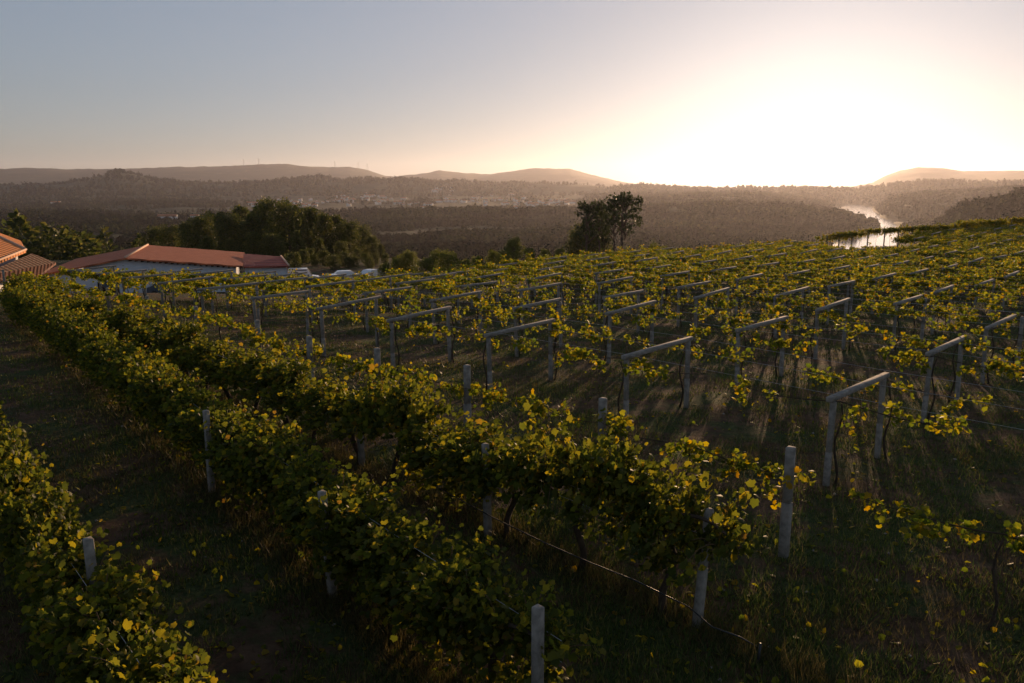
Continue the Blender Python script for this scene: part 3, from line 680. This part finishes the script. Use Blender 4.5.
# ------------------------------------------------------------------ village houses
def house_proto(seed, L, W, hh):
    b = MB(); b.box(-L / 2, L / 2, -W / 2, W / 2, -2, hh, 0); e = .4
    V = [[-L / 2 - e, -W / 2 - e, hh], [L / 2 + e, -W / 2 - e, hh], [L / 2 + e, W / 2 + e, hh], [-L / 2 - e, W / 2 + e, hh], [-L / 2 - e, 0, hh + W * .28], [L / 2 + e, 0, hh + W * .28]]
    V = np.array(V) + [0, 0, .01]
    b.add(V, [[0, 1, 5, 4], [2, 3, 4, 5], [0, 3, 2, 1]], 1); b.add(V, [[0, 4, 3], [1, 2, 5]], 0)
    for x in np.arange(-L / 2 + 1.5, L / 2 - 1, 3.0):
        for z in ([1.4, 4.2] if hh > 5 else [1.4]): b.box(x, x + 1.1, -W / 2 - .05, -W / 2 + .1, z, z + 1.2, 2)
    return b.build('house', [M_HOUSE, M_HROOF, M_GLASSD])
HS = [house_proto(0, 12, 9, 3.2), house_proto(1, 10, 9, 6.0), house_proto(2, 18, 10, 6.2), house_proto(3, 26, 12, 5.0)]
cl = [(300, 205, 30, 4, 34), (345, 202, 18, 4, 16), (370, 198, 14, 3, 14), (395, 203, 20, 3, 12), (258, 206, 10, 3, 10), (445, 191, 14, 3, 12), (470, 201, 30, 3, 22), (520, 204, 30, 3, 24), (555, 203, 18, 3, 12), (500, 200, 30, 2, 8), (420, 206, 16, 3, 8)]
cnt = 0
for (x, y, sx, sy, n) in cl:
    for k in range(n):
        px, py = x + rng.normal() * sx * .6, y + rng.normal() * sy * .7
        q = hit(px, py)
        if q is None or np.hypot(*q) < 2000: continue
        z = tz(*q); s = rng.uniform(1.0, 1.6); cnt += 1
        reg = 'left part of the' if px < 340 else ('middle of the' if px < 430 else 'right part of the')
        place(HS[rng.choice([0, 0, 1, 1, 1, 2, 3])], (q[0], q[1], z), rng.uniform(-1.2, 1.2), (s, s, s), 'small pale house in the %s distant village' % reg, 'house', 'houses of the distant village, %s' % reg)
for px, py, lab in ((56, 205, 'long white building alone in the woods at far left'), (63, 214, 'small white house alone in the trees at far left'), (168, 222, 'pale low building behind the dark tree clump'), (195, 220, 'pale sheds beside the road left of the tree clump')):
    q = hit(px, py)
    if q: s = 1.3; place(HS[3 if 'long' in lab or 'low' in lab else 0], (q[0], q[1], tz(*q) + 4), .2, (s, s, s), lab, 'house', None)

# wind turbines on the far ridge
tb = empty('wind_turbine'); t_ = MB().tube([[0, 0, -10], [0, 0, 70]], [3.2, 2.0], 8); b_ = []
ob = [t_.build('tower', M_HOUSE, tb)]
n_ = MB(); n_.box(-3, 3, -5, 6, 69, 74); ob.append(n_.build('nacelle', M_HOUSE, tb))
for k in range(3):
    a = k * 2.094 + .5; c_ = np.array([math.sin(a), 0, math.cos(a)]); bl_ = MB().tube([np.array([0, -6, 71.5]) + c_ * t for t in (0, 8, 34)], [1.3, 1.8, .4], 5); ob.append(bl_.build('blade', M_HOUSE, tb))
own(tb, *ob)
for k, (x, R) in enumerate([(337, 10900), (360, 10900), (369, 10900), (247, 10900), (262, 10900)]):
    X_, Y_ = polar(x, R); place(tb, (X_, Y_, tz(X_, Y_)), k * .3 - .4, (1, 1, 1), ['wind turbine alone on the far left ridge', 'tiny wind turbine left of the pair on the ridge', 'tiny wind turbine where the ridge drops', 'faint wind turbine on the higher ridge', 'faint wind turbine beside the ridge summit'][k], 'wind turbine', 'wind turbines on the far ridge')

# ------------------------------------------------------------------ winery buildings
def at(x, y, z=None, Yd=None):
    d = ray(x, y); t = (z - H) / d[2] if z is not None else Yd / d[1]; p = d * t; return np.array([p[0], p[1], H + p[2]])
def slab(mb_, P, th=.18, m=0):
    P = np.array(P, float); n = len(P); Q = P - [0, 0, th]; V = np.concatenate([P, Q]); mb_.add(V, [list(range(n))], m); mb_.add(V, [list(range(2 * n - 1, n - 1, -1))], m)
    mb_.add(V, [[i_, n + i_, n + (i_ + 1) % n, (i_ + 1) % n] for i_ in range(n)], m)
ZE, ZR = -2.75, -1.35
nl = at(35, 275.5, ZE); nr_ = at(243, 266, ZE); ra = at(125, 258, ZR); rb = at(148, 245, ZR); ra = (ra * .6 + ((nl + nr_) / 2 * .0 + ra) * .4)
dv = rb - ra; dv[2] = 0; ZB = -7.5
wb = empty('winery_building', (0, 0, 0)); tag(wb, 'long low white building with shallow red tiled gable roof', 'building')
b = MB(); slab(b, [ra, rb, nr_ + dv, nr_]); slab(b, [nl, nl + dv, rb, ra]); rf = b.build('roof', M_TILE, wb)
inn = lambda p, q, t: p * (1 - t) + q * t
wl = inn(nl, nr_, .04) + dv * .03; wr = inn(nl, nr_, .96) + dv * .03; wa = ra + dv * .03
def wallv(p, z): return [p[0], p[1], z]
b = MB(); b.add([wallv(wl, ZB), wallv(wr, ZB), wallv(wr, ZE - .15), wallv(wa, ZR - .25), wallv(wl, ZE - .15)], [[0, 1, 2, 3, 4]])
e1, e2 = wl + dv * .94, wr + dv * .94; b.add([wallv(wl, ZB), wallv(e1, ZB), wallv(e1, ZE - .2), wallv(wl, ZE - .15)], [[0, 1, 2, 3]]); b.add([wallv(wr, ZB), wallv(e2, ZB), wallv(e2, ZE - .2), wallv(wr, ZE - .15)], [[0, 1, 2, 3]])
b.build('wall', M_STUCCO, wb)
up = np.array([0, 0, .06])
b = MB(); b.tube([ra + up, rb + up], .13, 6); b.build('ridge_cap', M_RIDGE, wb)
b = MB(); hd = (nr_ - ra); 
for t in np.linspace(.03, .97, 20):
    p = inn(ra, nr_, t) + dv * .012; b.box(p[0] - .06, p[0] + .06, p[1] - .1, p[1] + .5, p[2] - .34, p[2] - .19)
b.build('rafter_ends', M_BARK, wb, False)
for t in (.30, .72, .80):
    p = inn(wl, wr, t); d_ = (wr - wl) / np.linalg.norm(wr - wl); b = MB(); ang = math.atan2(d_[1], d_[0])
    Mx = Matrix.Translation((p[0], p[1], -5.3)) @ Matrix.Rotation(ang, 4, 'Z'); b.box(-1.0, 1.0, -.08, .1, 0, 1.5, 0, Mx); b.build('window', M_GLASSD, wb)
# redder lean-to roof at the right end
sb = empty('storage_shed'); tag(sb, 'low shed with plain dull red roof joined to the right end of the white building', 'building')
a1 = at(243.5, 266.5, ZE - .12); a2 = at(289, 266, ZE - .12); a3 = at(281, 256.5, -2.35); a4 = at(243.5, 253.5, -2.35)
b = MB(); slab(b, [a1, a2, a3, a4]); b.build('roof', M_TILE2, sb)
b = MB(); b.add([wallv(a1 + [0, .4, 0], ZB), wallv(a2 + [-.4, .4, 0], ZB), wallv(a2 + [-.4, .4, 0], ZE - .3), wallv(a1 + [0, .4, 0], ZE - .3)], [[0, 1, 2, 3]])
b.add([wallv(a2 + [-.4, .4, 0], ZB), wallv(a3 + [-.4, 0, 0], ZB), wallv(a3 + [-.4, 0, 0], -2.6), wallv(a2 + [-.4, .4, 0], ZE - .3)], [[0, 1, 2, 3]]); b.build('wall', M_STUCCO, sb)
b = MB(); b.tube([a2 + up, a3 + up], .12, 6); b.build('verge_cap', M_RIDGE, sb)
# orange roofed house at the left edge
hb = empty('tiled_house'); tag(hb, 'taller building cut by the left edge, its roof lit orange', 'building')
c0 = at(26, 250, .1); c1 = at(-34, 274, .1); c2 = at(-40, 218, None, 88); c0b = c0 + [-9, 14, 0]
c3 = c1 + (c2 - c0) * [1, 1, 1]; c3[2] = c2[2]
b = MB(); slab(b, [c1, c0, c2, c3], .25); slab(b, [c0, c0b, c2], .2); b.build('roof', M_TILE4, hb)
b = MB(); q0, q1 = c0 + [-.7, -.3, 0], c1 + [-.7, .3, 0]; b.add([wallv(q1, ZB), wallv(q0, ZB), wallv(q0, -.25), wallv(q1, -.25)], [[0, 1, 2, 3]]); q2 = c0b + [-.5, -.3, 0]
b.add([wallv(q0, ZB), wallv(q2, ZB), wallv(q2, -.25), wallv(q0, -.25)], [[0, 1, 2, 3]]); b.build('wall', M_STUCCO, hb)
b = MB(); b.tube([c0 + up, c2 + up], .14, 6); b.tube([c1 + up, c0 + up], .1, 6); b.build('ridge_cap', M_RIDGE, hb)
# roof between, its shade carried by the dark tile colour
lb = empty('outbuilding'); tag(lb, 'low outbuilding with shade-darkened tiled roof between the orange roof and the white building', 'building')
g0 = at(-34, 282, -2.0); g1 = at(38, 276, -2.0); g2 = at(56, 262.5, -1.3); g3 = c0 + [.35, .3, -.35]; g4 = c1 + [.35, 0, -.35]
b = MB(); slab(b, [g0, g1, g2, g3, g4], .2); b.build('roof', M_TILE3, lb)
b = MB(); b.add([wallv(g0 + [0, .6, 0], ZB), wallv(g1 + [-.5, .6, 0], ZB), wallv(g1 + [-.5, .6, 0], -2.55), wallv(g0 + [0, .6, 0], -2.55)], [[0, 1, 2, 3]]); b.build('wall', M_STUCCO, lb)

# ------------------------------------------------------------------ parked cars
def car(loc, rz, m, van, label):
    root = empty('parked_car', loc, rz); tag(root, label, 'car', 'vehicles parked beyond the vineyard')
    hh = 1.95 if van else 1.45
    prof = [(-2.1, .35), (-2.12, .8), (-2.0, 1.0), (-1.75 if not van else -1.95, 1.02 if not van else 1.3), (-1.2 if not van else -1.85, hh), (.5, hh), (1.15, 1.02), (1.9, .9), (2.1, .7), (2.1, .35)]
    V = []; n = len(prof)
    for s in (-1, 1):
        for x, z in prof: V.append([x, s * (.85 if z < 1.1 else .68), z])
    b = MB(); b.add(V, [list(range(n))]); b.add(V, [list(range(2 * n - 1, n - 1, -1))]); b.add(V, [[i_, n + i_, n + (i_ + 1) % n, (i_ + 1) % n] for i_ in range(n)])
    o_ = b.build('body', m, root); bev(o_, .05)
    for s in (-1, 1):
        b = MB(); y = s * .775; b.add([[-1.3, s * .80, 1.08], [.95, s * .80, 1.08], [.45, s * .71, hh - .12], [-1.1, s * .71, hh - .12]], [[0, 1, 2, 3]]); b.build('side_window', M_GLASSD, root)
    b = MB(); b.add([[1.17, -.62, 1.05], [1.17, .62, 1.05], [.56, .58, hh - .06], [.56, -.58, hh - .06]], [[0, 1, 2, 3]]); b.build('windscreen', M_GLASSD, root)
    for x in (-1.35, 1.35):
        for s in (-1, 1):
            b = MB(); b.tube([[x, s * .7, .32], [x, s * .88, .32]], .32, 14); b.build('wheel', M_TYRE, root)
    for s in (-1, 1): b = MB(); b.box(2.06, 2.13, s * .6 - .15, s * .6 + .15, .62, .78); b.build('headlight', M_STUCCO, root)
MW, MS, MD = paint('white car paint', (.75, .76, .78)), paint('silver car paint', (.45, .47, .5)), paint('dark car paint', (.05, .06, .08))
for x, y, Yd, rz, m, van, lab in [(303, 270, 104, .2, MW, True, 'white van parked beyond the vines, right of the red roofs'), (332, 272, 100, .1, MS, False, 'silver car catching the light, second from the right'), (347, 271, 106, .3, MW, False, 'white car half hidden behind the silver one'),
                              (372, 268, 108, 1.2, MW, False, 'pale car at the right end of the parked row'), (262, 272, 99, .1, MD, False, 'dark car parked in front of the dull red shed'), (226, 275, 96, .1, MS, False, 'grey car parked under the white building wall'), (168, 279, 86, .3, MD, False, 'dark car at the left near the white wall')]:
    p = at(x, y, None, Yd); car((p[0], p[1], tz(p[0], p[1])), rz, m, van, lab)

# ------------------------------------------------------------------ haze
hz = MB(); hz.box(-15000, 15000, -15000, 15000, -110, 430)
def hb_(): 
    m = bpy.data.materials.new('haze air'); m.use_nodes = True; t = m.node_tree; t.nodes.clear(); out = t.nodes.new('ShaderNodeOutputMaterial')
    v = t.nodes.new('ShaderNodeVolumePrincipled'); v.inputs['Color'].default_value = (.92, .90, 1.0, 1); v.inputs['Density'].default_value = HAZE_DENSITY; v.inputs['Anisotropy'].default_value = .58
    t.links.new(v.outputs[0], out.inputs['Volume']); return m
if HAZE_DENSITY > 0:
    o = hz.build('haze', hb_()); tag(o, 'thin evening haze', 'haze', kind='stuff')
print('frames', len(frames), 'vines', len(vs), 'hedge', hv, 'houses', cnt)
# prototypes that were never placed
for pr in HP + PP + PF + FP + TB + TT + TP + TS + HS + [PO, HPO, BP, tb]:
    if pr.name not in USED:
        for c in kids(pr): bpy.data.objects.remove(c)
        bpy.data.objects.remove(pr)
